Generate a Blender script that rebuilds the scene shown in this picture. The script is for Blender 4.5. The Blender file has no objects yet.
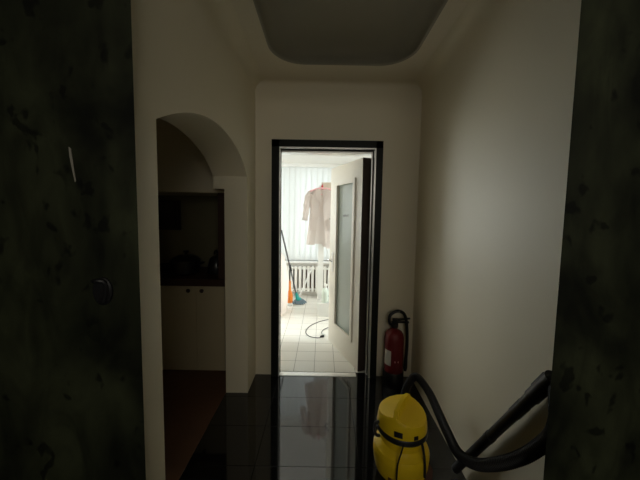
import bpy, bmesh, math, random
from mathutils import Vector, Matrix, noise
random.seed(4)
C = bpy.context.scene.collection
sc = bpy.context.scene
PI = math.pi

# ------------------------------------------------------------------ camera, world, light, exposure
PITCH, ROLL = math.radians(4.2), math.radians(0.95)
cam_d = bpy.data.cameras.new('camera')
cam_d.sensor_width = 36.0
cam_d.lens = 280 * 36 / 640
cam_d.shift_x = -2 / 640
cam_d.shift_y = -5.4 / 640
cam_d.clip_start = 0.02
cam = bpy.data.objects.new('camera', cam_d)
C.objects.link(cam)
_r0 = Vector((1, 0, 0)); _u0 = Vector((0, math.sin(PITCH), math.cos(PITCH)))
_f = Vector((0, math.cos(PITCH), -math.sin(PITCH)))
_R = math.cos(ROLL) * _r0 + math.sin(ROLL) * _u0
_U = -math.sin(ROLL) * _r0 + math.cos(ROLL) * _u0
M3 = Matrix((_R, _U, -_f)).transposed()
cam.matrix_world = Matrix.Translation((0, 0, 1.53)) @ M3.to_4x4()
sc.camera = cam

w = bpy.data.worlds.new('overcast_sky'); sc.world = w; w.use_nodes = True
w.node_tree.nodes['Background'].inputs[0].default_value = (0.85, 0.93, 1.0, 1)
w.node_tree.nodes['Background'].inputs[1].default_value = 1.0

def area(name, loc, rot, sx, sy, power, color):
    l = bpy.data.lights.new(name, 'AREA'); l.shape = 'RECTANGLE'
    l.size, l.size_y, l.energy, l.color = sx, sy, power, color
    o = bpy.data.objects.new(name, l); C.objects.link(o)
    o.location = loc; o.rotation_euler = rot
    return o
# daylight: the overcast sky beyond the far window, plus lamps added out of view to brighten room and hall
area('added_left_window_light', (-1.64, 5.42, 1.52), (-PI / 2, 0, 0), 1.25, 1.7, 60, (1.0, 0.98, 0.95))  # stronger lamp added at the unseen window part to lift the right wall
area('window_daylight', (0.25, 5.95, 1.5), (-PI / 2, 0, 0), 2.4, 2.6, 33, (0.97, 0.99, 1.0))
area('added_side_light', (-3.7, 4.3, 2.45), (0, -PI / 2 + 0.55, 0), 2.2, 2.6, 130, (1.0, 0.98, 0.95))  # lamp added outside an invented side window to brighten tiles and leaf
area('added_right_light', (2.5, 3.5, 2.0), (0, PI / 2 - 0.25, 0), 2.0, 1.8, 170, (1.0, 0.98, 0.95))  # added fill for the door leaf and near tiles, window invented with it
area('added_hall_fill', (0.40, -2.2, 2.1), (PI / 2 - 0.22, 0, 0), 1.6, 1.0, 13.5, (1.0, 0.95, 0.82))  # fill lamp added behind the camera; the hall has no window

sc.view_settings.view_transform = 'Standard'
sc.view_settings.look = 'None'
sc.view_settings.gamma = 1.0
sc.view_settings.use_curve_mapping = False
sc.view_settings.exposure = 0.36
sc.cycles.use_denoising = True
sc.cycles.max_bounces = 14
sc.cycles.diffuse_bounces = 10
sc.cycles.sample_clamp_indirect = 6.0

# ------------------------------------------------------------------ materials
def mat(name, col, rough=0.6, metal=0.0, spec=0.5, coat=0.0):
    m = bpy.data.materials.new(name); m.use_nodes = True
    b = m.node_tree.nodes['Principled BSDF']
    b.inputs['Base Color'].default_value = (*col, 1)
    b.inputs['Roughness'].default_value = rough
    b.inputs['Metallic'].default_value = metal
    b.inputs['Specular IOR Level'].default_value = spec
    b.inputs['Coat Weight'].default_value = coat
    if 'polished' in name: b.inputs['IOR'].default_value = 1.65
    return m
def nodes(m):
    nt = m.node_tree
    return nt, nt.nodes, nt.links, nt.nodes['Principled BSDF']
def noisy(name, c1, c2, scale=6, rough=0.7, bump=0.0, bscale=120, **k):
    m = mat(name, c1, rough, **k)
    nt, N, L, b = nodes(m)
    tc = N.new('ShaderNodeTexCoord')
    n = N.new('ShaderNodeTexNoise'); n.inputs['Scale'].default_value = scale; n.inputs['Detail'].default_value = 4
    r = N.new('ShaderNodeMix'); r.data_type = 'RGBA'
    r.inputs[6].default_value = (*c1, 1); r.inputs[7].default_value = (*c2, 1)
    L.new(tc.outputs['Object'], n.inputs['Vector']); L.new(n.outputs['Fac'], r.inputs[0]); L.new(r.outputs[2], b.inputs['Base Color'])
    if bump:
        n2 = N.new('ShaderNodeTexNoise'); n2.inputs['Scale'].default_value = bscale; n2.inputs['Detail'].default_value = 3
        bp = N.new('ShaderNodeBump'); bp.inputs['Strength'].default_value = bump; bp.inputs['Distance'].default_value = 0.004
        L.new(tc.outputs['Object'], n2.inputs['Vector']); L.new(n2.outputs['Fac'], bp.inputs['Height']); L.new(bp.outputs['Normal'], b.inputs['Normal'])
    return m
def tiles(name, size, ox, oy, c, cm, mortar, rough, var=0.0, spec=0.5, rough_m=0.7, wide=1):
    """square floor tiles laid in world metres"""
    m = mat(name, c, rough, spec=spec)
    nt, N, L, b = nodes(m)
    tc = N.new('ShaderNodeTexCoord'); mp = N.new('ShaderNodeMapping')
    mp.inputs['Location'].default_value = (-ox / size, -oy / size, 0)
    mp.inputs['Scale'].default_value = (1 / size,) * 3
    br = N.new('ShaderNodeTexBrick'); br.offset = 0; br.squash = 1
    br.inputs['Scale'].default_value = 1; br.inputs['Brick Width'].default_value = wide; br.inputs['Row Height'].default_value = 1
    br.inputs['Mortar Size'].default_value = mortar / size / 2; br.inputs['Mortar Smooth'].default_value = 0.2
    br.inputs['Color1'].default_value = (*c, 1); br.inputs['Color2'].default_value = (*[x * (1 - var) for x in c], 1)
    br.inputs['Mortar'].default_value = (*cm, 1)
    L.new(tc.outputs['Object'], mp.inputs['Vector']); L.new(mp.outputs['Vector'], br.inputs['Vector'])
    L.new(br.outputs['Color'], b.inputs['Base Color'])
    mr = N.new('ShaderNodeMapRange'); mr.inputs['To Min'].default_value = rough; mr.inputs['To Max'].default_value = rough_m
    L.new(br.outputs['Fac'], mr.inputs['Value']); L.new(mr.outputs['Result'], b.inputs['Roughness'])
    ms = N.new('ShaderNodeMapRange'); ms.inputs['To Min'].default_value = spec; ms.inputs['To Max'].default_value = spec * 0.25
    L.new(br.outputs['Fac'], ms.inputs['Value']); L.new(ms.outputs['Result'], b.inputs['Specular IOR Level'])
    bp = N.new('ShaderNodeBump'); bp.invert = True; bp.inputs['Strength'].default_value = 0.4; bp.inputs['Distance'].default_value = 0.002
    L.new(br.outputs['Fac'], bp.inputs['Height']); L.new(bp.outputs['Normal'], b.inputs['Normal'])
    return m
def marble(name):
    m = mat(name, (0.02, 0.024, 0.016), 0.55, spec=0.3)
    nt, N, L, b = nodes(m)
    tc = N.new('ShaderNodeTexCoord')
    def nz(scale, detail, dist=0.0, stretch=1.0):
        mp = N.new('ShaderNodeMapping'); mp.inputs['Scale'].default_value = (1, 1, stretch)
        n = N.new('ShaderNodeTexNoise'); n.inputs['Scale'].default_value = scale; n.inputs['Detail'].default_value = detail
        n.inputs['Distortion'].default_value = dist
        L.new(tc.outputs['Object'], mp.inputs['Vector']); L.new(mp.outputs['Vector'], n.inputs['Vector'])
        return n.outputs['Fac']
    def ramp(src, *st):
        r = N.new('ShaderNodeValToRGB'); L.new(src, r.inputs[0])
        e = r.color_ramp.elements
        e[0].position, e[0].color = st[0][0], (*st[0][1], 1)
        e[1].position, e[1].color = st[1][0], (*st[1][1], 1)
        for p, c in st[2:]:
            x = e.new(p); x.color = (*c, 1)
        return r.outputs['Color']
    base = ramp(nz(3.6, 7, 0.5, 0.7), (0.36, (0.008, 0.010, 0.005)), (0.66, (0.052, 0.060, 0.030)))
    spots = ramp(nz(17, 2, 0.3, 0.75), (0.62, (1, 1, 1)), (0.68, (0.3, 0.3, 0.3)))
    streak = ramp(nz(8, 5, 1.2, 0.4), (0.35, (0.5, 0.5, 0.5)), (0.6, (1, 1, 1)))
    a = N.new('ShaderNodeMix'); a.data_type = 'RGBA'; a.blend_type = 'MULTIPLY'; a.inputs[0].default_value = 1
    L.new(base, a.inputs[6]); L.new(spots, a.inputs[7])
    c = N.new('ShaderNodeMix'); c.data_type = 'RGBA'; c.blend_type = 'MULTIPLY'; c.inputs[0].default_value = 1
    L.new(a.outputs[2], c.inputs[6]); L.new(streak, c.inputs[7]); L.new(c.outputs[2], b.inputs['Base Color'])
    return m
def cloth(name, col, trans=0.4):
    m = bpy.data.materials.new(name); m.use_nodes = True
    nt = m.node_tree; N = nt.nodes; L = nt.links
    N.remove(N['Principled BSDF'])
    d = N.new('ShaderNodeBsdfDiffuse'); t = N.new('ShaderNodeBsdfTranslucent'); x = N.new('ShaderNodeMixShader')
    d.inputs[0].default_value = (*col, 1); t.inputs[0].default_value = (*col, 1); x.inputs[0].default_value = trans
    tc = N.new('ShaderNodeTexCoord'); n = N.new('ShaderNodeTexNoise'); n.inputs['Scale'].default_value = 400
    bp = N.new('ShaderNodeBump'); bp.inputs['Strength'].default_value = 0.2; bp.inputs['Distance'].default_value = 0.001
    L.new(tc.outputs['Object'], n.inputs['Vector']); L.new(n.outputs['Fac'], bp.inputs['Height']); L.new(bp.outputs['Normal'], d.inputs['Normal'])
    L.new(d.outputs[0], x.inputs[1]); L.new(t.outputs[0], x.inputs[2]); L.new(x.outputs[0], N['Material Output'].inputs[0])
    return m
def glass(name, col=(1, 1, 1), rough=0.0):
    m = mat(name, col, rough); nt, N, L, b = nodes(m)
    b.inputs['Transmission Weight'].default_value = 1.0; b.inputs['IOR'].default_value = 1.45
    return m
def thin_glass(name):
    m = bpy.data.materials.new(name); m.use_nodes = True
    N = m.node_tree.nodes; L = m.node_tree.links
    N.remove(N['Principled BSDF'])
    t = N.new('ShaderNodeBsdfTransparent'); g = N.new('ShaderNodeBsdfGlossy'); g.inputs['Roughness'].default_value = 0.02
    fr = N.new('ShaderNodeFresnel'); x = N.new('ShaderNodeMixShader')
    t.inputs[0].default_value = (0.93, 0.96, 0.95, 1)
    L.new(fr.outputs[0], x.inputs[0]); L.new(t.outputs[0], x.inputs[1]); L.new(g.outputs[0], x.inputs[2]); L.new(x.outputs[0], N['Material Output'].inputs[0])
    return m

M = dict(
    paint=noisy('cream_wall_paint', (0.75, 0.685, 0.53), (0.73, 0.665, 0.515), 3, 0.5, 0.12, 160),
    ceil=noisy('ceiling_paint', (0.75, 0.685, 0.55), (0.73, 0.665, 0.535), 4, 0.8),
    recess=noisy('taupe_recess_tone', (0.33, 0.31, 0.25), (0.31, 0.29, 0.235), 3, 0.7),  # recess interior set darker than the ceiling around it
    roompaint=noisy('white_room_paint', (0.88, 0.86, 0.82), (0.86, 0.84, 0.80), 4, 0.8),
    hallfloor=tiles('polished_black_tiles', 0.32, -0.385, -0.01, (0.006, 0.006, 0.0065), (0.0025, 0.0025, 0.0025), 0.006, 0.06, 0.0, 0.5, 0.10, wide=2),
    kitfloor=noisy('red_brown_kitchen_floor', (0.115, 0.050, 0.026), (0.09, 0.039, 0.02), 9, 0.6),
    whitetile=tiles('white_floor_tiles', 0.20, -0.055, 2.81, (0.88, 0.86, 0.81), (0.40, 0.38, 0.35), 0.005, 0.28, 0.03),
    marble=marble('dark_green_marbling'),
    blackstone=noisy('black_stone', (0.006, 0.007, 0.006), (0.014, 0.015, 0.012), 30, 0.4, spec=0.15),
    steel=mat('brushed_steel', (0.80, 0.79, 0.76), 0.32, 0.6),
    chrome=mat('chrome', (0.8, 0.8, 0.8), 0.12, 1.0),
    gasket=mat('dark_rubber_gasket', (0.02, 0.017, 0.015), 0.7),
    doorpaint=noisy('ivory_door_lacquer', (0.87, 0.82, 0.73), (0.85, 0.80, 0.71), 3, 0.4),
    edge=noisy('dark_brown_door_edge', (0.045, 0.028, 0.020), (0.03, 0.02, 0.014), 12, 0.6),
    frost=mat('obscure_green_glass', (0.40, 0.45, 0.41), 0.3),
    pane=thin_glass('clear_window_glass'),
    winframe=mat('white_window_frame', (0.80, 0.80, 0.79), 0.4),
    slat=cloth('vertical_blind_fabric', (0.82, 0.83, 0.82), 0.5),
    roomceil=noisy('room_ceiling_paint', (0.74, 0.72, 0.69), (0.71, 0.69, 0.66), 4, 0.85),
    taupe=noisy('brown_rib_shade', (0.20, 0.15, 0.115), (0.18, 0.135, 0.10), 6, 0.8),  # shaded wall tone behind the radiator ribs, put into the colour
    radiator=mat('radiator_enamel', (0.80, 0.79, 0.76), 0.35),
    brown=noisy('brown_wood_edge', (0.055, 0.021, 0.012), (0.04, 0.016, 0.009), 14, 0.5),
    cab=noisy('cream_cabinet_lacquer', (0.52, 0.45, 0.30), (0.49, 0.42, 0.28), 3, 0.5),
    knob=mat('dark_knob', (0.03, 0.012, 0.010), 0.4),
    nicheshade=noisy('niche_shade_tone', (0.20, 0.18, 0.105), (0.175, 0.16, 0.09), 4, 0.8),  # unlit look of the niche walls put into the colour
    blackplastic=mat('black_plastic', (0.012, 0.012, 0.013), 0.42),
    hose=mat('black_hose_plastic', (0.010, 0.010, 0.011), 0.5),
    yellow=noisy('yellow_plastic', (0.80, 0.55, 0.015), (0.76, 0.52, 0.012), 5, 0.42, spec=0.3),
    red=mat('red_enamel', (0.14, 0.006, 0.008), 0.5),
    wlabel=mat('white_paper_label', (0.55, 0.53, 0.48), 0.6),
    grey=mat('grey_mark', (0.30, 0.30, 0.29), 0.6),
    ink=mat('dark_ink', (0.03, 0.03, 0.03), 0.6),
    castor=mat('brown_grey_castor', (0.10, 0.05, 0.035), 0.5),
    coat=cloth('pale_coat_cotton', (0.74, 0.68, 0.65), 0.5),
    pink=mat('pink_plastic', (0.85, 0.50, 0.52), 0.4),
    beige=cloth('beige_cotton', (0.70, 0.62, 0.53), 0.4),
    redtag=mat('red_tag', (0.62, 0.04, 0.06), 0.5),
    whiteplastic=mat('white_plastic', (0.78, 0.78, 0.76), 0.35),
    orange=mat('orange_plastic', (0.85, 0.24, 0.03), 0.4),
    teal=mat('teal_plastic', (0.02, 0.40, 0.38), 0.4),
    mophead=noisy('blue_grey_mop_strands', (0.22, 0.29, 0.34), (0.14, 0.20, 0.25), 60, 0.9, 0.6, 90),
    mophandle=mat('dark_grey_handle', (0.10, 0.10, 0.11), 0.4),
    sack=cloth('pale_pink_cotton', (0.85, 0.78, 0.73), 0.2),
    bottle=mat('milky_green_plastic', (0.66, 0.74, 0.68), 0.35),
    pic=mat('dark_picture_print', (0.012, 0.014, 0.022), 0.25),
    pot=mat('black_enamel', (0.012, 0.012, 0.013), 0.3),
    plaster=mat('bare_plaster', (0.32, 0.30, 0.25), 0.9),
)

# ------------------------------------------------------------------ mesh helpers
def add_box(bm, x0, x1, y0, y1, z0, z1):
    vs = [bm.verts.new((x, y, z)) for z in (z0, z1) for x, y in ((x0, y0), (x1, y0), (x1, y1), (x0, y1))]
    for f in ((3, 2, 1, 0), (4, 5, 6, 7), (0, 1, 5, 4), (1, 2, 6, 5), (2, 3, 7, 6), (3, 0, 4, 7)):
        bm.faces.new([vs[i] for i in f])
    return vs
def bevel(bm, w, seg=2):
    es = [e for e in bm.edges if len(e.link_faces) == 2 and e.calc_face_angle(0) > 0.6]
    bmesh.ops.bevel(bm, geom=es, offset=w, segments=seg, affect='EDGES', profile=0.6, clamp_overlap=True)
def add_tube(bm, pts, rad, seg=12, cap=True, flat=None):
    pts = [Vector(p) for p in pts]
    if not hasattr(rad, '__len__'): rad = [rad] * len(pts)
    t = (pts[1] - pts[0]).normalized()
    n = t.orthogonal().normalized()
    rings = []
    for i, p in enumerate(pts):
        a = pts[max(i - 1, 0)]; b = pts[min(i + 1, len(pts) - 1)]
        t = (b - a).normalized()
        n = (n - t * n.dot(t)).normalized(); bn = t.cross(n)
        rings.append([bm.verts.new(p + rad[i] * (math.cos(2 * PI * k / seg) * n + math.sin(2 * PI * k / seg) * bn)) for k in range(seg)])
    for r0, r1 in zip(rings, rings[1:]):
        for k in range(seg):
            bm.faces.new((r0[k], r0[(k + 1) % seg], r1[(k + 1) % seg], r1[k]))
    if cap:
        bm.faces.new(rings[0][::-1]); bm.faces.new(rings[-1])
    return rings
def add_lathe(bm, prof, seg=40, c=(0, 0, 0), sx=1.0, sy=1.0):
    """profile [(r, z)...] about a vertical axis"""
    rings = []
    for r, z in prof:
        if r < 1e-6: rings.append([bm.verts.new((c[0], c[1], c[2] + z))])
        else: rings.append([bm.verts.new((c[0] + sx * r * math.cos(2 * PI * k / seg), c[1] + sy * r * math.sin(2 * PI * k / seg), c[2] + z)) for k in range(seg)])
    for a, b in zip(rings, rings[1:]):
        for k in range(seg):
            k2 = (k + 1) % seg
            if len(a) == 1 and len(b) == 1: continue
            if len(a) == 1: bm.faces.new((a[0], b[k2], b[k]))
            elif len(b) == 1: bm.faces.new((a[k], a[k2], b[0]))
            else: bm.faces.new((a[k], a[k2], b[k2], b[k]))
    if len(rings[0]) > 1: bm.faces.new(rings[0][::-1])
    if len(rings[-1]) > 1: bm.faces.new(rings[-1])
def add_prism(bm, poly, axis, a, b):
    """extrude a 2D polygon along an axis ('x': poly is (y,z); 'y': (x,z); 'z': (x,y))"""
    def P(u, v, d):
        return {'x': (d, u, v), 'y': (u, d, v), 'z': (u, v, d)}[axis]
    A = [bm.verts.new(P(u, v, a)) for u, v in poly]; B = [bm.verts.new(P(u, v, b)) for u, v in poly]
    n = len(poly)
    f1 = bm.faces.new(A); f2 = bm.faces.new(B[::-1])
    for i in range(n): bm.faces.new((A[i], B[i], B[(i + 1) % n], A[(i + 1) % n]))
    bmesh.ops.triangulate(bm, faces=[f1, f2], ngon_method='EAR_CLIP')
def spline(pts, n=10):
    P = [Vector(p) for p in pts]; P = [2 * P[0] - P[1]] + P + [2 * P[-1] - P[-2]]
    out = []
    for i in range(1, len(P) - 2):
        p0, p1, p2, p3 = P[i - 1:i + 3]
        for k in range(n):
            t = k / n
            out.append(0.5 * ((2 * p1) + (p2 - p0) * t + (2 * p0 - 5 * p1 + 4 * p2 - p3) * t * t + (3 * p1 - p0 - 3 * p2 + p3) * t ** 3))
    out.append(P[-2])
    return out
def obj(name, bm, m, parent=None, smooth=True, angle=35):
    bmesh.ops.recalc_face_normals(bm, faces=bm.faces[:])
    me = bpy.data.meshes.new(name); bm.to_mesh(me); bm.free()
    for x in (m if isinstance(m, (list, tuple)) else [m]): me.materials.append(x)
    if smooth:
        me.polygons.foreach_set('use_smooth', [True] * len(me.polygons))
        me.set_sharp_from_angle(angle=math.radians(angle))
    o = bpy.data.objects.new(name, me); C.objects.link(o)
    if parent: o.parent = parent
    return o
def NB(): return bmesh.new()
def boxobj(name, m, parent, *b, bev=0.0, seg=2):
    bm = NB(); add_box(bm, *b)
    if bev: bevel(bm, bev, seg)
    return obj(name, bm, m, parent)
def tag(o, label, cat, group=None):
    o['label'] = label; o['category'] = cat
    if group: o['group'] = group
    return o
def thing(name, label, cat, loc=(0, 0, 0), rz=0.0, group=None):
    o = bpy.data.objects.new(name, None); C.objects.link(o)
    o.location = loc; o.rotation_euler = (0, 0, rz); o.empty_display_size = 0.1
    return tag(o, label, cat, group)
def struct(o, label=None, cat=None):
    o['kind'] = 'structure'
    if label: o['label'] = label
    if cat: o['category'] = cat
    return o
def sbox(name, m, *b, label=None, cat=None):
    return struct(boxobj(name, m, None, *b), label, cat)

# ------------------------------------------------------------------ measures
XL, XR, YB, H = -0.61, 0.865, 2.56, 2.69     # vestibule walls, back wall, ceiling height
YP0, YP1 = 0.85, 0.90                        # partition between the hall and the vestibule
XJ = -0.795                                  # back face of the arch wall
RY0, RY1 = 2.70, 5.20                        # the white room
RX0, RX1, RH = -2.7, 1.6, 2.425

# ------------------------------------------------------------------ floors
struct(boxobj('floor', M['hallfloor'], None, -2.0, 2.2, -2.5, 2.611, -0.08, 0.0), 'polished black tiled floor of the dark hall', 'floor')
# ^ trimmed at the kitchenette by laying its own floor flush on top
sbox('floor_kitchenette', M['kitfloor'], -2.4, XJ, 0.92, 3.2, -0.04, 0.004, label='dark red-brown floor inside the arched kitchenette', cat='floor')
sbox('floor_white_room', M['whitetile'], RX0, RX1, 2.612, RY1, -0.08, 0.0035, label='white square floor tiles of the bright room', cat='floor')
bm = NB(); add_box(bm, -0.385, 0.345, 2.540, 2.60, 0.0, 0.006); bevel(bm, 0.002)
struct(obj('trim_threshold', bm, M['steel']), 'pale metal threshold strip across the doorway', 'threshold')

# ------------------------------------------------------------------ left wall with its arch
A0, A1 = 1.045, 2.28
arc = []
for k in range(41):
    u = -1 + k / 20
    arc.append((1.662 + u * (A1 - A0) / 2, 2.036 - 0.172 * u * u - (0.045 * u ** 8 if u > 0 else 0)))
def arch_wall(bm, prof, xa, xb, zt):
    """wall between xa and xb whose lower edge follows prof [(y, z)...]"""
    V = {}
    def v(x, y, z):
        k = (round(x, 4), round(y, 4), round(z, 4))
        if k not in V: V[k] = bm.verts.new(k)
        return V[k]
    for (ya, za), (yb, zb) in zip(prof, prof[1:]):
        bm.faces.new((v(xa, ya, za), v(xa, yb, zb), v(xb, yb, zb), v(xb, ya, za)))
        if abs(ya - yb) > 1e-5:
            for x in (xa, xb): bm.faces.new((v(x, ya, za), v(x, yb, zb), v(x, yb, zt), v(x, ya, zt)))
            bm.faces.new((v(xa, ya, zt), v(xa, yb, zt), v(xb, yb, zt), v(xb, ya, zt)))
    for y, z in (prof[0], prof[-1]): bm.faces.new((v(xa, y, z), v(xb, y, z), v(xb, y, zt), v(xa, y, zt)))
bm = NB()
arch_wall(bm, [(0.90, 0), (arc[0][0], 0)] + arc + [(arc[-1][0], 0), (2.70, 0)], XJ, XL, H)
arch_wall(bm, [(0.90, 1.72), (arc[0][0], 1.72)] + arc + [(arc[-1][0], 1.72), (2.58, 1.72)], -0.885, XJ, H)
struct(obj('wall_left', bm, M['paint'], None, True, 30), 'cream left wall pierced by the kitchenette arch', 'wall')
# right wall
sbox('wall_right', M['paint'], XR, XR + 0.12, 0.90, 2.70, 0, H + 0.2, label='plain cream wall on the right behind the vacuum hose', cat='wall')
# back wall round the doorway
bm = NB()
for b in ((XL - 0.02, -0.43, YB, RY0, 0, H), (0.505, XR + 0.02, YB, RY0, 0, H), (-0.43, 0.505, YB, RY0, 2.11, H)):
    add_box(bm, *b)
struct(obj('wall_back', bm, M['paint'], None, False), 'cream back wall around the black framed doorway', 'wall')

# ceiling with the rounded recess
def rrect(x0, x1, y0, y1, r, n=12):
    out = []
    for cx, cy, a in ((x1 - r, y1 - r, 0), (x0 + r, y1 - r, PI / 2), (x0 + r, y0 + r, PI), (x1 - r, y0 + r, 1.5 * PI)):
        for k in range(n + 1):
            t = a + PI / 2 * k / n
            out.append((cx + r * math.cos(t), cy + r * math.sin(t)))
    return out
bm = NB()
TX0, TX1, TY0, TY1 = -0.385, 0.645, 0.35, 2.262
prof = [(0.014, 0.0), (0.004, 0.004), (0.0, 0.012), (0.0, 0.03)] + [(-0.16 + 0.16 * math.cos(R5), 0.03 + 0.11 * math.sin(R5)) for R5 in [PI / 2 * k / 8 for k in range(1, 9)]]
loops = []
for d, dz in prof:
    loops.append([bm.verts.new((x, y, H + dz)) for x, y in rrect(TX0 - d, TX1 + d, TY0 - d, TY1 + d, max(0.23 + d, 0.03))])
for a, b in zip(loops, loops[1:]):
    for k in range(len(a)):
        bm.faces.new((a[k], a[(k + 1) % len(a)], b[(k + 1) % len(a)], b[k]))
bm.faces.new(loops[-1])
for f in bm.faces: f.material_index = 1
n_rec = len(bm.faces)
outer = [bm.verts.new(p) for p in ((-2.5, -2.6, H), (2.3, -2.6, H), (2.3, 2.75, H), (-2.5, 2.75, H))]
e_o = [bm.edges.new((outer[i], outer[(i + 1) % 4])) for i in range(4)]
e_i = [bm.edges.get((loops[0][k], loops[0][(k + 1) % len(loops[0])])) for k in range(len(loops[0]))]
bmesh.ops.triangle_fill(bm, edges=e_o + e_i, use_beauty=True)
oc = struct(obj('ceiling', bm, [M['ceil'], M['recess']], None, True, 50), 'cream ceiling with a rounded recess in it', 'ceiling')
sbox('ceiling_slab', M['ceil'], -2.6, 2.4, -2.7, 3.4, H + 0.18, H + 0.26)

# plastered coves where walls meet the ceiling
def cove(name, r, axis, a, b, cx, sx):
    prof = [(cx, H + 0.002), (cx, H - r)] + [(cx + sx * (r - r * math.cos(t)), H - r + r * math.sin(t)) for t in [PI / 2 * k / 12 for k in range(1, 12)]] + [(cx + sx * r, H - 0.0005), (cx + sx * r, H + 0.002)]
    bm = NB(); add_prism(bm, prof, axis, a, b)
    return struct(obj(name, bm, M['paint'], None, True, 60))
cove('trim_cove_left', 0.09, 'y', 0.91, YB + 0.06, XL, 1)
cove('trim_cove_right', 0.09, 'y', 0.91, YB + 0.06, XR, -1)
cove('trim_cove_back', 0.035, 'x', XL - 0.05, XR + 0.05, YB, -1)

# partition clad in dark marbling, standing between hall and vestibule
bm = NB()
add_prism(bm, [(-2.0, YP0), (-0.560, YP0), (-0.606, YP1), (-2.0, YP1)], 'z', 0, H)
struct(obj('wall_hall_left', bm, M['marble']), 'dark green marbled hall wall left of the opening', 'wall')
bm = NB()
add_prism(bm, [(2.2, YP0), (0.732, YP0), (0.79, YP1), (2.2, YP1)], 'z', 0, H)
struct(obj('wall_hall_right', bm, M['marble']), 'dark green marbled hall wall right of the opening', 'wall')
sbox('wall_hall_header', M['marble'], -0.57, 0.74, YP0, YP1, 2.5, H)
# the hall behind
sbox('wall_hall_west', M['marble'], -2.12, -2.0, -2.6, 0.9, 0, H)
sbox('wall_hall_east', M['marble'], 2.2, 2.32, -2.6, 0.9, 0, H)
sbox('wall_hall_rear', M['marble'], -2.1, 2.3, -2.6, -2.5, 0, H)

# kitchenette shell
sbox('wall_kitchenette_side', M['paint'], -2.52, -2.4, 0.9, 3.3, 0, H)
sbox('wall_kitchenette_near', M['paint'], -2.4, XJ, 0.86, 0.915, 0, H)
sbox('wall_kitchenette_rear', M['nicheshade'], -2.4, -0.66, 3.18, 3.28, 0, H)
sbox('wall_kitchenette_end', M['nicheshade'], -0.86, -0.66, 2.70, 3.18, 0, H)
sbox('trim_bulkhead', M['paint'], -2.4, -0.886, 2.585, 3.18, 1.71, H, label='cream bulkhead above the kitchenette niche', cat='bulkhead')

# the white room
bm = NB()
for b in ((RY0, 3.4, 0, RH), (5.0, RY1 + 0.1, 0, RH), (3.4, 5.0, 0, 0.8), (3.4, 5.0, 2.2, RH)): add_box(bm, RX0 - 0.1, RX0, *b)
struct(obj('wall_room_left', bm, M['roompaint'], None, False))
win = bpy.data.objects.new('window_added_left', None); C.objects.link(win); struct(win, 'added unseen side window of the bright room', 'window')  # window made up so the added side lamp can shine in
bm = NB()
for b in ((3.4, 5.0, 0.8, 0.86), (3.4, 5.0, 2.14, 2.2), (3.4, 3.46, 0.86, 2.14), (4.94, 5.0, 0.86, 2.14), (4.17, 4.23, 0.86, 2.14)): add_box(bm, RX0 - 0.09, RX0 - 0.03, *b)
obj('window_frame', bm, M['winframe'], win)
for y in (3.46, 4.23): boxobj('pane', M['pane'], win, RX0 - 0.062, RX0 - 0.058, y, y + 0.71, 0.86, 2.14)
bm = NB()
for b in ((RY0, 2.85, 0, RH), (4.2, RY1 + 0.1, 0, RH), (2.85, 4.2, 0, 0.8), (2.85, 4.2, 2.2, RH)): add_box(bm, RX1, RX1 + 0.1, *b)
struct(obj('wall_room_right', bm, M['roompaint'], None, False))
win = bpy.data.objects.new('window_added_right', None); C.objects.link(win); struct(win, 'added unseen side window behind the door leaf', 'window')  # made-up window, opened only for the added right-hand lamp
bm = NB()
for b in ((2.85, 4.2, 0.8, 0.86), (2.85, 4.2, 2.14, 2.2), (2.85, 2.91, 0.86, 2.14), (4.14, 4.2, 0.86, 2.14), (3.50, 3.56, 0.86, 2.14)): add_box(bm, RX1 + 0.03, RX1 + 0.09, *b)
obj('window_frame', bm, M['winframe'], win)
for y in (2.91, 3.56): boxobj('pane', M['pane'], win, RX1 + 0.058, RX1 + 0.062, y, y + 0.58, 0.86, 2.14)
bm = NB()
add_box(bm, RX0, XL - 0.045, 3.285, 3.34, 0, RH)   # near wall beside the kitchenette
add_box(bm, -0.655, XL - 0.005, RY0, 3.34, 0, RH)
add_box(bm, XR + 0.02, RX1, RY0 - 0.1, RY0, 0, RH)
struct(obj('wall_room_near', bm, M['roompaint'], None, False))
sbox('ceiling_white_room', M['roomceil'], RX0 - 0.1, RX1 + 0.1, RY0, RY1 + 0.1, RH, RH + 0.1, label='white ceiling of the bright room', cat='ceiling')
WX0, WX1, WZ0, WZ1 = -2.3, 1.2, 0.655, 2.38
bm = NB()
for b in ((RX0, RX1, RY1, RY1 + 0.2, 0, WZ0), (RX0, RX1, RY1, RY1 + 0.2, WZ1, RH), (RX0, WX0, RY1, RY1 + 0.2, WZ0, WZ1), (WX1, RX1, RY1, RY1 + 0.2, WZ0, WZ1)):
    add_box(bm, *b)
struct(obj('wall_room_window', bm, M['roompaint'], None, False), 'white wall below and around the wide window', 'wall')
win = bpy.data.objects.new('window_1', None); C.objects.link(win)
struct(win, 'wide window of the bright room behind the blinds', 'window')
bm = NB()
for z0, z1 in ((WZ0, WZ0 + 0.06), (WZ1 - 0.06, WZ1)): add_box(bm, WX0, WX1, RY1 + 0.08, RY1 + 0.14, z0, z1)
for k in range(5):
    x = WX0 + (WX1 - WX0 - 0.06) * k / 4
    add_box(bm, x, x + 0.06, RY1 + 0.08, RY1 + 0.14, WZ0 + 0.06, WZ1 - 0.06)
obj('window_frame', bm, M['winframe'], win)
for k in range(4):
    x = WX0 + (WX1 - WX0 - 0.06) * k / 4
    boxobj('pane', M['pane'], win, x + 0.06, x + (WX1 - WX0 - 0.06) / 4, RY1 + 0.108, RY1 + 0.112, WZ0 + 0.06, WZ1 - 0.06)
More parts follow.
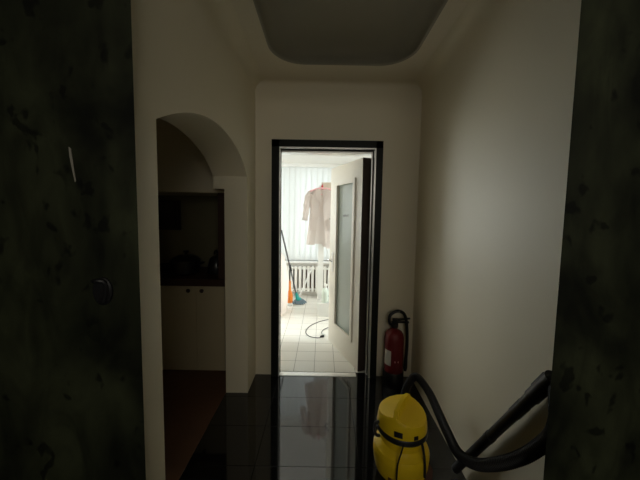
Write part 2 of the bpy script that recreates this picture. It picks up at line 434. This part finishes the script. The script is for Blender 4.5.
boxobj('window_sill', M['winframe'], win, WX0 - 0.05, WX1 + 0.05, RY1 - 0.10, RY1 + 0.10, WZ0 - 0.035, WZ0, bev=0.008)

# ------------------------------------------------------------------ door and its frame
fr = bpy.data.objects.new('trim_door_frame', None); C.objects.link(fr)
struct(fr, 'black stone surround of the open doorway with steel lining', 'door frame')
FX0, FX1, FZ = -0.458, 0.530, 2.182
bm = NB()
add_box(bm, FX0, FX0 + 0.067, 2.525, YB + 0.02, 0, FZ)
add_box(bm, FX1 - 0.060, FX1, 2.525, YB + 0.02, 0, FZ)
add_box(bm, FX0, FX1, 2.525, YB + 0.02, FZ - 0.062, FZ)
obj('surround', bm, M['blackstone'], fr, False)
IX0, IX1, IZ = FX0 + 0.067, FX1 - 0.060, FZ - 0.062
bm = NB()  # steel lining: a front bead, a rebate step and the reveal
add_box(bm, IX0, IX0 + 0.008, 2.530, 2.60, 0, IZ)
add_box(bm, IX0 - 0.03, IX0 - 0.006, 2.60, RY0 + 0.01, 0, IZ - 0.01)
add_box(bm, IX1 - 0.012, IX1, 2.530, RY0 + 0.01, 0, IZ)
add_box(bm, IX1 - 0.030, IX1 - 0.012, 2.585, 2.63, 0, IZ - 0.01)
add_box(bm, IX0 + 0.008, IX1 - 0.012, 2.530, RY0 + 0.01, IZ - 0.010, IZ)
add_box(bm, IX0 - 0.006, IX1 - 0.030, 2.60, RY0 + 0.01, IZ - 0.034, IZ - 0.010)
obj('steel_lining', bm, M['steel'], fr, False)
bm = NB()
add_box(bm, IX0 + 0.008, IX0 + 0.013, 2.578, 2.585, 0.012, IZ - 0.012)
add_box(bm, IX1 - 0.022, IX1 - 0.013, 2.578, 2.585, 0.012, IZ - 0.012)
add_box(bm, IX0 + 0.013, IX1 - 0.022, 2.578, 2.585, IZ - 0.020, IZ - 0.012)
obj('gasket', bm, M['gasket'], fr, False)

# the leaf swings away into the bright room on its right-hand hinges
DL, DT = 0.73, 0.045
door = bpy.data.objects.new('door_1', None); C.objects.link(door)
door.location = (0.368, 2.625, 0.006)
door.rotation_euler = (0, 0, math.atan2(0.655, -0.262))     # local x runs from hinge to free edge
struct(door, 'ivory door with a tall obscured glass panel standing open into the room', 'door')
DZ = IZ - 0.070
p0, p1, g0, g1 = 0.16, 0.555, 0.265, 1.85     # panel opening along the leaf and in height
# local +y is the far side once rotated? the visible face is y=0, the leaf body lies at y<0
bm = NB()
for b in ((0.004, p0, -DT, 0, 0, DZ), (p1, DL, -DT, 0, 0, DZ), (p0, p1, -DT, 0, 0, g0), (p0, p1, -DT, 0, g1, DZ)):
    add_box(bm, *b)
obj('leaf', bm, M['doorpaint'], door, False)
bm = NB()
for s in (0, 1):                               # moulding round the glass on both faces
    y0, y1 = (0.0, 0.012) if s == 0 else (-DT - 0.012, -DT)
    for b in ((p0 - 0.03, p0 + 0.012, y0, y1, g0 - 0.03, g1 + 0.03), (p1 - 0.012, p1 + 0.03, y0, y1, g0 - 0.03, g1 + 0.03),
              (p0 + 0.012, p1 - 0.012, y0, y1, g0 - 0.03, g0 + 0.012), (p0 + 0.012, p1 - 0.012, y0, y1, g1 - 0.012, g1 + 0.03)):
        add_box(bm, *b)
bevel(bm, 0.005)
obj('moulding', bm, M['doorpaint'], door)
gl = boxobj('glass_panel', M['frost'], door, p0, p1, -DT / 2 - 0.004, -DT / 2 + 0.004, g0, g1)
bm = NB()                                      # small grey marks on the glass
x = 0.30
for k, wd in enumerate((0.012, 0.020, 0.016, 0.022, 0.014, 0.018)):
    add_box(bm, x, x + wd, -DT / 2 + 0.005, -DT / 2 + 0.006, 1.495 + 0.004 * (k % 2), 1.528 - 0.005 * (k % 3)); x += wd + 0.006
obj('grey_marks', bm, M['grey'], gl, False)
boxobj('hinge_edge', M['edge'], door, -0.004, 0.004, -DT - 0.055, -0.002, -0.002, DZ)
hd = boxobj('lock_plate', M['steel'], door, 0.628, 0.668, 0.0, 0.006, 0.86, 1.08, bev=0.002)
bm = NB(); add_tube(bm, spline([(0.648, 0.005, 1.0), (0.648, 0.045, 1.0), (0.635, 0.058, 1.0), (0.54, 0.06, 0.995)], 6), 0.009, 10)
obj('lever', bm, M['chrome'], hd)
for z in (0.25, 1.0, 1.80):
    bm = NB(); add_tube(bm, [(-0.006, -DT - 0.050, z - 0.05), (-0.006, -DT - 0.050, z + 0.05)], 0.008, 10); obj('hinge', bm, M['steel'], door)

# ------------------------------------------------------------------ kitchenette
cabn = thing('base_cabinet', 'cream kitchenette base cabinet with two dark round knobs seen through the arch', 'cabinet', (0, 0, 0.004))
boxobj('body', M['cab'], cabn, -2.35, -0.90, 2.605, 3.17, 0.0, 0.835)
for x0, x1, kx in ((-1.75, -1.1762, -1.238), (-1.1742, -0.905, -1.112)):
    d = boxobj('door', M['cab'], cabn, x0, x1, 2.585, 2.604, 0.012, 0.83, bev=0.001)
    bm = NB(); add_tube(bm, [(kx, 2.586, 0.793), (kx, 2.574, 0.793), (kx, 2.568, 0.793), (kx, 2.556, 0.793), (kx, 2.552, 0.793)], [0.007, 0.007, 0.017, 0.019, 0.012], 16)
    obj('knob', bm, M['knob'], d)
wt = NB(); add_box(wt, -2.38, -0.895, 2.565, 3.175, 0.840, 0.905); bevel(wt, 0.004)
tag(obj('worktop', wt, M['brown']), 'dark red-brown worktop lying over the cream cabinet', 'worktop')
bm = NB(); add_box(bm, -0.968, -0.893, 2.60, 3.17, 0.906, 1.708)
tag(obj('end_panel', bm, M['brown']), 'dark reddish wooden end panel at the niche right side', 'panel')
pic = thing('framed_picture', 'dark framed picture hanging on the rear wall of the niche', 'picture', (-1.80, 3.165, 1.325))
bm = NB()
for b in ((-0.22, 0.20, 0, 0.035), (-0.22, 0.20, 0.30, 0.33), (-0.22, -0.19, 0.035, 0.30), (0.17, 0.20, 0.035, 0.30)):
    add_box(bm, b[0], b[1], -0.025, 0.012, b[2], b[3])
bevel(bm, 0.004)
obj('frame', bm, M['blackplastic'], pic)
boxobj('print', M['pic'], pic, -0.19, 0.17, -0.008, 0.010, 0.035, 0.30)
pot = thing('casserole', 'black lidded casserole in the middle of the dark worktop', 'pot', (-1.37, 2.80, 0.905)); pot.scale = (1.0, 1.0, 1.2)
bm = NB(); add_lathe(bm, [(0.105, 0), (0.128, 0.02), (0.135, 0.11), (0.140, 0.112)], 40); obj('body', bm, M['pot'], pot)
bm = NB(); add_lathe(bm, [(0.141, 0.112), (0.141, 0.120), (0.11, 0.145), (0.06, 0.162), (0, 0.166)], 40); ld = obj('lid', bm, M['pot'], pot)
bm = NB(); add_lathe(bm, [(0.012, 0.160), (0.012, 0.178), (0.026, 0.186), (0.026, 0.198), (0, 0.202)], 20); obj('lid_knob', bm, M['blackplastic'], ld)
for s in (-1, 1):
    bm = NB(); add_tube(bm, spline([(s * 0.128, -0.04, 0.09), (s * 0.165, -0.035, 0.095), (s * 0.165, 0.035, 0.095), (s * 0.128, 0.04, 0.09)], 6), 0.008, 8); obj('handle', bm, M['pot'], pot)
ket = thing('kettle', 'black kettle at the right end of the dark worktop', 'kettle', (-1.085, 2.86, 0.905), 2.2)
bm = NB(); add_lathe(bm, [(0.085, 0), (0.09, 0.01), (0.085, 0.08), (0.066, 0.15), (0.055, 0.165), (0.03, 0.178), (0, 0.18)], 32); obj('body', bm, M['pot'], ket)
bm = NB(); add_tube(bm, spline([(0.06, 0, 0.15), (0.06, 0, 0.20), (0.0, 0, 0.235), (-0.06, 0, 0.20), (-0.06, 0, 0.15)], 6), 0.009, 8); obj('handle', bm, M['blackplastic'], ket)
bm = NB(); add_tube(bm, [(-0.07, 0, 0.08), (-0.11, 0, 0.12), (-0.125, 0, 0.15)], [0.02, 0.014, 0.011], 10); obj('spout', bm, M['pot'], ket)
pan = thing('frying_pan', 'black shallow pan on the dark worktop nearest the picture', 'pan', (-1.69, 2.98, 0.905))
bm = NB(); add_lathe(bm, [(0.09, 0), (0.105, 0.008), (0.13, 0.05), (0.126, 0.05), (0.10, 0.012), (0, 0.010)], 36); obj('body', bm, M['pot'], pan)
bm = NB(); add_tube(bm, [(-0.12, 0, 0.042), (-0.20, 0.0, 0.06), (-0.30, 0.0, 0.07)], [0.010, 0.011, 0.013], 10); obj('handle', bm, M['blackplastic'], pan)

# ------------------------------------------------------------------ marks and fittings on the marbled wall
bm = NB()
pts = [(-0.758, 1.717), (-0.752, 1.712), (-0.748, 1.68), (-0.746, 1.655), (-0.741, 1.617), (-0.744, 1.613), (-0.750, 1.645), (-0.757, 1.69)]
add_prism(bm, pts, 'y', YP0 - 0.0015, YP0 + 0.001)
struct(obj('trim_plaster_chip', bm, M['plaster'], None, False), 'thin pale chip in the dark marbled wall', 'chip')
fit = thing('wall_fitting', 'small black rounded fitting on the dark marbled wall left of the arch', 'wall fitting', (-0.672, YP0, 1.282))
bm = NB(); add_lathe(bm, [(0.030, 0), (0.030, 0.006), (0.024, 0.012), (0, 0.012)], 28, sy=1.45)
bmesh.ops.rotate(bm, verts=bm.verts[:], cent=(0, 0, 0), matrix=Matrix.Rotation(PI / 2, 3, 'X')); obj('plate', bm, M['blackplastic'], fit)
bm = NB(); add_tube(bm, spline([(-0.022, -0.010, 0.032), (-0.005, -0.022, 0.036), (0.014, -0.016, 0.030), (0.018, -0.012, 0.0), (0.010, -0.012, -0.03)], 6), 0.0065, 8); obj('rim', bm, M['blackplastic'], fit)

# ------------------------------------------------------------------ fire extinguisher
fe = thing('fire_extinguisher', 'red fire extinguisher with black hose standing in the back right corner', 'fire extinguisher', (0.668, 2.455, 0.0))
bm = NB(); add_lathe(bm, [(0.088, 0), (0.092, 0.006), (0.092, 0.120), (0.086, 0.130)], 40); obj('foot', bm, M['blackplastic'], fe)
bm = NB(); add_lathe(bm, [(0.084, 0.095), (0.085, 0.10), (0.085, 0.43), (0.080, 0.462), (0.066, 0.486), (0.044, 0.502), (0.028, 0.510), (0.026, 0.53)], 44); fb = obj('cylinder', bm, M['red'], fe)
def curved_patch(bm, r, a0, a1, z0, z1, n=8, th=0.001):
    A = [[bm.verts.new((rr * math.cos(a0 + (a1 - a0) * k / n), rr * math.sin(a0 + (a1 - a0) * k / n), z)) for k in range(n + 1)] for rr, z in ((r, z0), (r, z1), (r + th, z1), (r + th, z0))]
    for i in range(4):
        for k in range(n):
            bm.faces.new((A[i][k], A[i][k + 1], A[(i + 1) % 4][k + 1], A[(i + 1) % 4][k]))
    for k in (0, n): bm.faces.new([A[i][k] for i in range(4)])
R_ = math.radians
bm = NB(); curved_patch(bm, 0.0852, R_(190), R_(240), 0.20, 0.335); obj('paper_label', bm, M['wlabel'], fb)
for a in (R_(262), R_(281)):
    bm = NB(); curved_patch(bm, 0.0852, a, a + 0.07, 0.235, 0.25, 3); obj('printed_mark', bm, M['pink'], fb)
bm = NB(); add_lathe(bm, [(0.030, 0.525), (0.032, 0.53), (0.032, 0.56), (0.022, 0.57), (0.022, 0.60), (0, 0.602)], 24); vv = obj('valve', bm, M['blackplastic'], fe)
bm = NB()
add_box(bm, -0.03, 0.125, -0.012, 0.012, 0.566, 0.580)
bevel(bm, 0.004)
obj('carry_handle', bm, M['blackplastic'], fe)
bm = NB()
add_prism(bm, [(-0.02, 0.592), (0.04, 0.588), (0.135, 0.603), (0.135, 0.612), (0.04, 0.604), (-0.02, 0.606)], 'y', -0.011, 0.011)
obj('squeeze_lever', bm, M['blackplastic'], fe)
bm = NB()
hp = spline([(-0.020, -0.01, 0.545), (-0.052, -0.02, 0.575), (-0.050, -0.025, 0.640), (0.005, -0.02, 0.678), (0.070, -0.01, 0.660), (0.100, 0.0, 0.595), (0.112, 0.0, 0.50), (0.118, 0.0, 0.36), (0.112, 0.0, 0.22)], 8)
add_tube(bm, hp, 0.0135, 12); hs = obj('hose', bm, M['hose'], fe)
bm = NB(); add_tube(bm, [(0.112, 0, 0.24), (0.110, 0, 0.15), (0.108, 0, 0.12)], [0.016, 0.018, 0.013], 14); obj('nozzle', bm, M['blackplastic'], hs)

# ------------------------------------------------------------------ wet and dry vacuum cleaner
vac = thing('vacuum_cleaner', 'yellow wet and dry vacuum cleaner with black hose beside the right wall', 'vacuum cleaner', (0.475, 1.55, 0.0))
vx, vy = 0.475, 1.55
bm = NB(); add_lathe(bm, [(0.140, 0.055), (0.155, 0.062), (0.168, 0.11), (0.173, 0.16), (0.172, 0.185), (0.163, 0.203), (0.142, 0.214), (0.126, 0.232), (0.124, 0.31)], 56); can = obj('canister', bm, M['yellow'], vac)
bm = NB(); add_lathe(bm, [(0.140, 0.290), (0.154, 0.293), (0.159, 0.300), (0.159, 0.318), (0.154, 0.326), (0.140, 0.328)], 56); obj('seal_band', bm, M['blackplastic'], vac)
# motor head: flat sided dome, two hollows and a central handle ridge
bm = NB()
NR, NA = 60, 144
RA = R_(54)                                   # direction of the handle ridge on plan
def head(r, a):
    zt = 0.462; zb = 0.325
    rr = 0.153
    if r <= 0.80:
        q = r / 0.80
        rad = 0.108 * q; z = zt - 0.020 * q ** 2
    else:
        q = (r - 0.80) / 0.20
        rad = 0.108 + (rr - 0.108) * math.sin(q * PI / 2) ** 0.7
        z = zt - 0.020 - (zt - 0.020 - zb) * q ** 1.35
    x, y = rad * math.cos(a), rad * math.sin(a)
    u = -x * math.sin(RA) + y * math.cos(RA)   # across the ridge
    v = x * math.cos(RA) + y * math.sin(RA)
    # a sloping facet on either side of the ridge
    if abs(u) > 0.013:
        z = min(z, zt - 0.030 - (0.30 if u < 0 else 0.26) * (abs(u) - 0.012) - 0.05 * max(-v, 0))
    elif z > zt - 0.05: z += 0.012 * min(max((0.125 - rad) / 0.02, 0), 1)
    return x, y, z
rings = [[bm.verts.new(head(0, 0))]]
for i in range(1, NR + 1):
    rings.append([bm.verts.new(head(i / NR, 2 * PI * k / NA)) for k in range(NA)])
for k in range(NA): bm.faces.new((rings[0][0], rings[1][k], rings[1][(k + 1) % NA]))
for a, b in zip(rings[1:], rings[2:]):
    for k in range(NA): bm.faces.new((a[k], b[k], b[(k + 1) % NA], a[(k + 1) % NA]))
bm.faces.new(rings[-1][::-1])
hdo = obj('motor_head', bm, M['yellow'], vac, True, 28)
bm = NB(); curved_patch(bm, 0.1525, R_(238), R_(256), 0.342, 0.372, 8, 0.003); obj('switch_plate', bm, M['blackplastic'], hdo)
bm = NB(); curved_patch(bm, 0.1525, R_(281), R_(291), 0.334, 0.356, 6, 0.003); obj('clip_plate', bm, M['blackplastic'], hdo)
for a in (R_(190), R_(10)):
    bm = NB()
    c, s = math.cos(a), math.sin(a)
    add_tube(bm, spline([(c * 0.150, s * 0.150, 0.345), (c * 0.176, s * 0.176, 0.34), (c * 0.180, s * 0.180, 0.30), (c * 0.165, s * 0.165, 0.268), (c * 0.143, s * 0.143, 0.262)], 6), 0.009, 10)
    obj('latch', bm, M['blackplastic'], vac)
for k in range(5):
    a = R_((-20, 52, 128, 240, 286)[k])
    bm = NB(); c, s = math.cos(a) * 0.165, math.sin(a) * 0.165
    add_tube(bm, [(c - 0.012, s, 0.025), (c + 0.012, s, 0.025)], 0.024, 18)
    wh = obj('castor', bm, M['castor'], vac)
    bm = NB(); add_box(bm, c - 0.024, c + 0.024, s - 0.02, s + 0.02, 0.04, 0.10); bevel(bm, 0.010); obj('castor_housing', bm, M['castor'], wh)
# cable hanging down the front
bm = NB(); add_tube(bm, spline([(-0.030, -0.154, 0.315), (-0.045, -0.160, 0.27), (-0.066, -0.172, 0.21), (-0.074, -0.184, 0.12), (-0.080, -0.20, 0.03), (-0.12, -0.24, 0.006), (-0.25, -0.30, 0.006)], 8), 0.0048, 8); obj('power_cable', bm, M['blackplastic'], vac)
bm = NB(); add_tube(bm, spline([(0.080, -0.134, 0.31), (0.092, -0.138, 0.26), (0.098, -0.150, 0.20), (0.102, -0.148, 0.12)], 8), 0.0075, 8); obj('strap', bm, M['blackplastic'], vac)
# inlet, corrugated hose and suction tube (world metres minus the base point)
def L(p): return (p[0] - vx, p[1] - vy, p[2])
bm = NB(); add_tube(bm, [L((0.525, 1.69, 0.30)), L((0.55, 1.76, 0.315))], [0.032, 0.029], 18); obj('inlet', bm, M['blackplastic'], vac)
hz = spline([L(p) for p in ((0.548, 1.755, 0.315), (0.590, 1.80, 0.39), (0.645, 1.80, 0.455), (0.700, 1.72, 0.405), (0.718, 1.60, 0.350), (0.718, 1.48, 0.325), (0.715, 1.35, 0.322),
             (0.728, 1.22, 0.385), (0.762, 1.11, 0.490), (0.800, 1.02, 0.610), (0.830, 0.955, 0.735), (0.836, 0.935, 0.81), (0.834, 0.935, 0.87), (0.832, 0.945, 0.96))], 60)
bm = NB(); add_tube(bm, hz, [0.0240 + 0.0022 * math.sin(i * PI / 2.0 + 0.4) for i in range(len(hz))], 14); obj('hose', bm, M['hose'], vac)
w0, w1 = Vector(L((0.814, 1.555, 0.036))), Vector(L((0.829, 0.955, 0.965)))
def wp(t): return tuple(w0 + (w1 - w0) * t)
bm = NB()
add_tube(bm, [wp(0), wp(0.03), wp(0.45), wp(0.451), wp(0.49), wp(0.491), wp(0.72), wp(0.721), wp(0.80), wp(0.801), wp(0.86), wp(0.861), wp(1.0)],
         [0.023, 0.0235, 0.0235, 0.025, 0.025, 0.0225, 0.0225, 0.0245, 0.0245, 0.023, 0.024, 0.0275, 0.027], 18)
wd = obj('suction_tube', bm, M['blackplastic'], vac)
bm = NB(); a_, b_ = Vector(wp(0.90)), Vector(wp(0.98)); off = Vector((-0.006, 0.016, 0.014))
add_tube(bm, [tuple(a_ + off), tuple(b_ + off)], 0.009, 10); obj('release_button', bm, M['blackplastic'], wd)

for c in vac.children:                         # the body is a little slimmer than first drawn
    if c.name.split('.')[0] not in ('hose', 'suction_tube', 'inlet'):
        c.scale = (0.92, 0.92, 1.0); c.location = (0.008, 0.0, -0.004 if c.name.startswith('motor') else 0.0)

# ------------------------------------------------------------------ the bright room
BX0 = -0.95                                    # blind stops here; the unseen left part is left bare to admit added light
vb = thing('vertical_blind', 'white vertical blind hanging over the wide window', 'blind', (0, 0, 0))
bm = NB(); add_box(bm, BX0 - 0.05, WX1 + 0.1, 5.065, 5.195, 2.365, RH - 0.001); bevel(bm, 0.004); obj('head_rail', bm, M['winframe'], vb)
bm = NB()
n = int((WX1 - BX0 + 0.1) / 0.1)
for k in range(n + 1):
    cx = BX0 + k * 0.1; a = R_(10) + random.uniform(-0.05, 0.05)
    cs, sn = math.cos(a) * 0.0635, math.sin(a) * 0.0635
    cols = []
    for j in range(5):
        t = -1 + j / 2
        bow = 0.006 * (1 - t * t)
        cols.append([bm.verts.new((cx + cs * t, 5.115 + sn * t - bow, z)) for z in (0.68, 2.366)])
    for c0, c1 in zip(cols, cols[1:]): bm.faces.new((c0[0], c1[0], c1[1], c0[1]))
obj('slat_panel', bm, M['slat'], vb)

sbox('trim_radiator_shade', M['taupe'], -1.45, 1.1, RY1 - 0.006, RY1 + 0.01, 0.08, 0.54)  # board painted as the shade seen between the ribs
rad = thing('radiator', 'white ribbed radiator under the wide window', 'radiator', (0, 0, 0))
n = 31
for k in range(n):
    x = -1.30 + k * 0.076
    bm = NB()
    add_box(bm, x - 0.023, x + 0.023, 5.03, 5.11, 0.11, 0.57)
    bevel(bm, 0.012)
    obj('rib', bm, M['radiator'], rad)
for z in (0.145, 0.535):
    bm = NB(); add_tube(bm, [(-1.32, 5.07, z), (1.0, 5.07, z)], 0.022, 12); obj('header_pipe', bm, M['radiator'], rad)
for x in (-1.1, 0.8): boxobj('foot', M['radiator'], rad, x, x + 0.03, 5.05, 5.09, 0.0036, 0.13)

# clothes stand and what hangs on it
st = thing('clothes_stand', 'white clothes stand with a box base behind the open door', 'clothes stand', (0.0, 4.25, 0.0036))
bm = NB(); add_box(bm, -0.058, 0.26, -0.18, 0.14, 0.0, 0.205); bevel(bm, 0.008); obj('base', bm, M['whiteplastic'], st)
bm = NB(); add_box(bm, -0.055, 0.030, -0.005, 0.035, 0.20, 1.965); bevel(bm, 0.008); obj('post', bm, M['whiteplastic'], st)
bm = NB(); add_tube(bm, [(0.02, 0.015, 1.985), (0.24, 0.015, 1.985)], 0.010, 10); obj('arm', bm, M['chrome'], st)
bm = NB(); add_tube(bm, [(0.0, 0.0, 1.955), (0.0, -0.14, 1.955), (0.0, -0.155, 1.975)], 0.007, 8); obj('peg', bm, M['chrome'], st)
# beige cloth folded over the arm, behind the coat
bm = NB()
cols = []
for i in range(15):
    x = -0.022 + 0.200 * i / 14
    col = []
    for j, (yy, zz) in enumerate(((0.046, 1.68), (0.044, 1.86), (0.042, 1.98), (0.036, 1.996), (0.015, 2.002), (-0.006, 1.996), (-0.013, 1.98), (-0.015, 1.86), (-0.017, 1.66), (-0.018, 1.51))):
        col.append(bm.verts.new((x, 4.25 + yy + 0.004 * math.sin(i * 1.3 + j) * (j > 6), zz + 0.0036)))
    cols.append(col)
for a, b in zip(cols, cols[1:]):
    for j in range(len(a) - 1): bm.faces.new((a[j], b[j], b[j + 1], a[j + 1]))
bc = tag(obj('folded_cloth', bm, M['beige']), 'beige cloth folded over the stand arm behind the coat shoulder', 'cloth')
bm = NB(); add_box(bm, -0.022, 0.006, 4.226, 4.229, 1.88, 1.955); obj('tag', bm, M['redtag'], bc, False)
# hanger
hg = thing('coat_hanger', 'pink clothes hanger holding the pale coat', 'hanger', (0.0, 4.11, 1.842))
bm = NB()
add_tube(bm, spline([(-0.205, 0, 0.005), (-0.10, 0, 0.048), (0, 0, 0.062), (0.10, 0, 0.048), (0.205, 0, 0.005)], 6), 0.013, 10)
add_tube(bm, [(-0.205, 0, -0.01), (-0.20, 0, -0.028), (0.20, 0, -0.028), (0.205, 0, -0.01)], 0.007, 10)
obj('bar', bm, M['pink'], hg)
bm = NB(); add_tube(bm, spline([(0, 0, 0.05), (0, 0, 0.10), (0, -0.012, 0.118), (0, 0.0, 0.131), (0, 0.018, 0.128)], 6), 0.0045, 8); obj('hook', bm, M['redtag'], hg)
# coat: an open-fronted shell hung from the hanger
ct = thing('lab_coat', 'pale beige overall coat hanging open in front of the window', 'coat', (0.0, 4.11, 1.05))
levels = [(0.03, 0.225, 0.085, 0.40), (0.15, 0.215, 0.083, 0.36), (0.32, 0.195, 0.080, 0.30), (0.48, 0.18, 0.076, 0.22), (0.62, 0.185, 0.072, 0.14), (0.72, 0.195, 0.062, 0.08), (0.78, 0.195, 0.042, 0.10), (0.815, 0.14, 0.032, 0.18), (0.838, 0.075, 0.028, 0.30)]
bm = NB(); rings = []
NS = 40
for z, ax, ay, gap in levels:
    ring = []
    for k in range(NS + 1):
        t = -PI / 2 - 0.12 + gap + (2 * PI - 2 * gap) * k / NS
        rp = 1 + 0.05 * math.sin(t * 7) * (1 - z)
        ring.append(bm.verts.new((ax * rp * math.cos(t), ay * rp * math.sin(t), z - 0.04 * (math.cos(t) > 0) * (1 - z) * 1.2)))
    rings.append(ring)
for a, b in zip(rings, rings[1:]):
    for k in range(NS): bm.faces.new((a[k], a[k + 1], b[k + 1], b[k]))
o = obj('body', bm, M['coat'], ct, True, 80)
for s in (-1, 1):
    bm = NB()
    pth = spline([(s * 0.165, 0, 0.775), (s * 0.205, -0.005, 0.73), (s * 0.228, -0.012, 0.62), (s * 0.240, -0.02, 0.50), (s * 0.252, -0.03, 0.385)], 6)
    add_tube(bm, pth, [0.052 - 0.012 * i / len(pth) + 0.0035 * math.sin(i * 1.1) for i in range(len(pth))], 16)
    obj('sleeve', bm, M['coat'], ct)
    bm = NB(); x = s * 0.125
    add_box(bm, x - 0.055, x + 0.055, -0.088, -0.078, 0.245, 0.40)
    bevel(bm, 0.004)
    pk = obj('pocket', bm, M['coat'], ct)
    if s > 0: boxobj('paper_slip', M['wlabel'], pk, x - 0.03, x + 0.04, -0.084, -0.081, 0.36, 0.425)
    bm = NB()
    add_prism(bm, [(s * 0.006, 0.60), (s * 0.085, 0.71), (s * 0.105, 0.78), (s * 0.07, 0.845), (s * 0.04, 0.82), (s * 0.02, 0.72)], 'y', -0.078, -0.070)
    obj('lapel', bm, M['coat'], ct)

# bottle on the stand's base
bt = thing('spray_bottle', 'milky pale green bottle standing on the white stand base', 'bottle', (0.062, 4.135, 0.2096))
bm = NB(); add_lathe(bm, [(0.048, 0), (0.053, 0.01), (0.053, 0.15), (0.045, 0.19), (0.024, 0.218), (0.018, 0.225)], 28); obj('body', bm, M['bottle'], bt)
bm = NB(); add_lathe(bm, [(0.02, 0.215), (0.022, 0.22), (0.022, 0.25), (0, 0.252)], 20)
add_box(bm, -0.018, 0.05, -0.012, 0.012, 0.25, 0.275)
obj('spray_head', bm, M['whiteplastic'], bt)
# thin hose looping from the stand
bm = NB(); add_tube(bm, spline([(0.02, -0.012, 1.12), (0.06, -0.02, 1.04), (0.11, -0.03, 0.90), (0.12, -0.03, 0.72), (0.10, -0.03, 0.54), (0.12, 0.0, 0.36), (0.18, 0.02, 0.2)], 8), 0.006, 8)
obj('thin_hose', bm, M['whiteplastic'], st)

# mop, orange bottle, pale sack and a white tube on the left
mp = thing('floor_mop', 'floor mop with teal socket and grey head leaning on the pale sack', 'mop', (-0.370, 4.68, 0.0036))
bm = NB()
for k in range(46):
    a = 2 * PI * k / 46 + random.uniform(-0.05, 0.05); r = random.uniform(0.085, 0.125)
    add_tube(bm, spline([(0, 0, 0.085), (0.45 * r * math.cos(a), 0.3 * r * math.sin(a), 0.068), (0.85 * r * math.cos(a), 0.7 * r * math.sin(a), 0.03), (r * math.cos(a) * 1.05, 0.85 * r * math.sin(a), 0.012)], 4), 0.011, 6)
obj('mop_head', bm, M['mophead'], mp)
bm = NB(); add_tube(bm, [(0.0, 0, 0.06), (-0.028, -0.035, 0.10), (-0.05, -0.06, 0.20)], [0.045, 0.036, 0.022], 14); obj('socket', bm, M['teal'], mp)
bm = NB(); add_tube(bm, [(-0.045, -0.055, 0.17), (-0.215, -0.36, 1.08), (-0.25, -0.42, 1.27)], 0.0125, 12); mh = obj('handle', bm, M['mophandle'], mp)
bm = NB(); add_tube(bm, [(-0.120, -0.195, 0.595), (-0.140, -0.23, 0.70)], 0.018, 12); obj('clamp', bm, M['blackplastic'], mh)
ob = thing('cleaner_bottle', 'slim orange bottle standing on the tiles beside the mop', 'bottle', (-0.515, 4.56, 0.0036))
bm = NB(); add_lathe(bm, [(0.040, 0.05), (0.045, 0.06), (0.048, 0.16), (0.040, 0.21), (0.020, 0.26), (0.014, 0.34), (0.014, 0.36)], 24); obj('body', bm, M['orange'], ob)
bm = NB(); add_lathe(bm, [(0.042, 0), (0.045, 0.006), (0.042, 0.052)], 24); obj('foot', bm, M['whiteplastic'], ob)
bm = NB(); add_lathe(bm, [(0.016, 0.355), (0.016, 0.40), (0.010, 0.42), (0, 0.421)], 16); obj('cap', bm, M['orange'], ob)
sk = thing('laundry_sack', 'tall pale pinkish sack standing just inside the doorway on the left', 'sack', (-0.725, 4.15, 0.0036))
bm = NB(); rings = []
for z, r in ((0, 0.17), (0.03, 0.205), (0.25, 0.225), (0.5, 0.222), (0.72, 0.205), (0.86, 0.17), (0.94, 0.12), (0.985, 0.075), (1.01, 0.06), (1.05, 0.085), (1.085, 0.10)):
    rings.append([bm.verts.new((r * (1 + 0.035 * noise.noise(Vector((math.cos(2 * PI * k / 40) * 2, math.sin(2 * PI * k / 40) * 2, z * 5))) + (0.08 if z > 0.9 else 0.015) * math.sin(k * PI / 2.5)) * math.cos(2 * PI * k / 40),
                                r * (1 + 0.035 * noise.noise(Vector((math.cos(2 * PI * k / 40) * 2 + 5, math.sin(2 * PI * k / 40) * 2, z * 5)))) * math.sin(2 * PI * k / 40), z)) for k in range(40)])
for a, b in zip(rings, rings[1:]):
    for k in range(40): bm.faces.new((a[k], a[(k + 1) % 40], b[(k + 1) % 40], b[k]))
bm.faces.new(rings[0][::-1]); obj('bag', bm, M['sack'], sk, True, 80)
bm = NB(); add_lathe(bm, [(0.062, 0.99), (0.076, 0.995), (0.076, 1.012), (0.062, 1.018)], 24); obj('tie', bm, M['sack'], sk)
bm = NB(); add_tube(bm, [(-0.40, 4.90, 0.018), (-0.15, 5.005, 0.60)], 0.014, 12)
tag(obj('white_tube', bm, M['whiteplastic']), 'white plastic tube leaning diagonally against the radiator ribs', 'tube')

# flex on the tiles
cd = thing('power_cord', 'black power cord lying in a loop on the white tiles', 'cord', (0.06, 3.45, 0.0036))
bm = NB()
add_tube(bm, spline([(p[0] - 0.06, p[1] - 3.45, 0.006) for p in ((0.32, 4.0), (0.16, 3.97), (0.0, 3.88), (-0.12, 3.74), (-0.180, 3.60), (-0.185, 3.48), (-0.13, 3.38), (-0.04, 3.345), (0.005, 3.355))], 8), 0.0042, 8)
add_tube(bm, spline([(p[0] - 0.06, p[1] - 3.45, 0.006) for p in ((0.035, 3.41), (0.015, 3.48), (0.025, 3.55), (0.07, 3.63), (0.14, 3.68), (0.30, 3.74))], 8), 0.0042, 8)
obj('flex', bm, M['blackplastic'], cd)
bm = NB(); add_tube(bm, [(-0.06, -0.095, 0.016), (-0.018, -0.075, 0.016)], [0.012, 0.017], 12); obj('plug', bm, M['blackplastic'], cd)
bm = NB(); add_tube(bm, [(-0.012, -0.06, 0.018), (-0.035, 0.0, 0.018)], [0.018, 0.014], 12); obj('coupling', bm, M['whiteplastic'], cd)
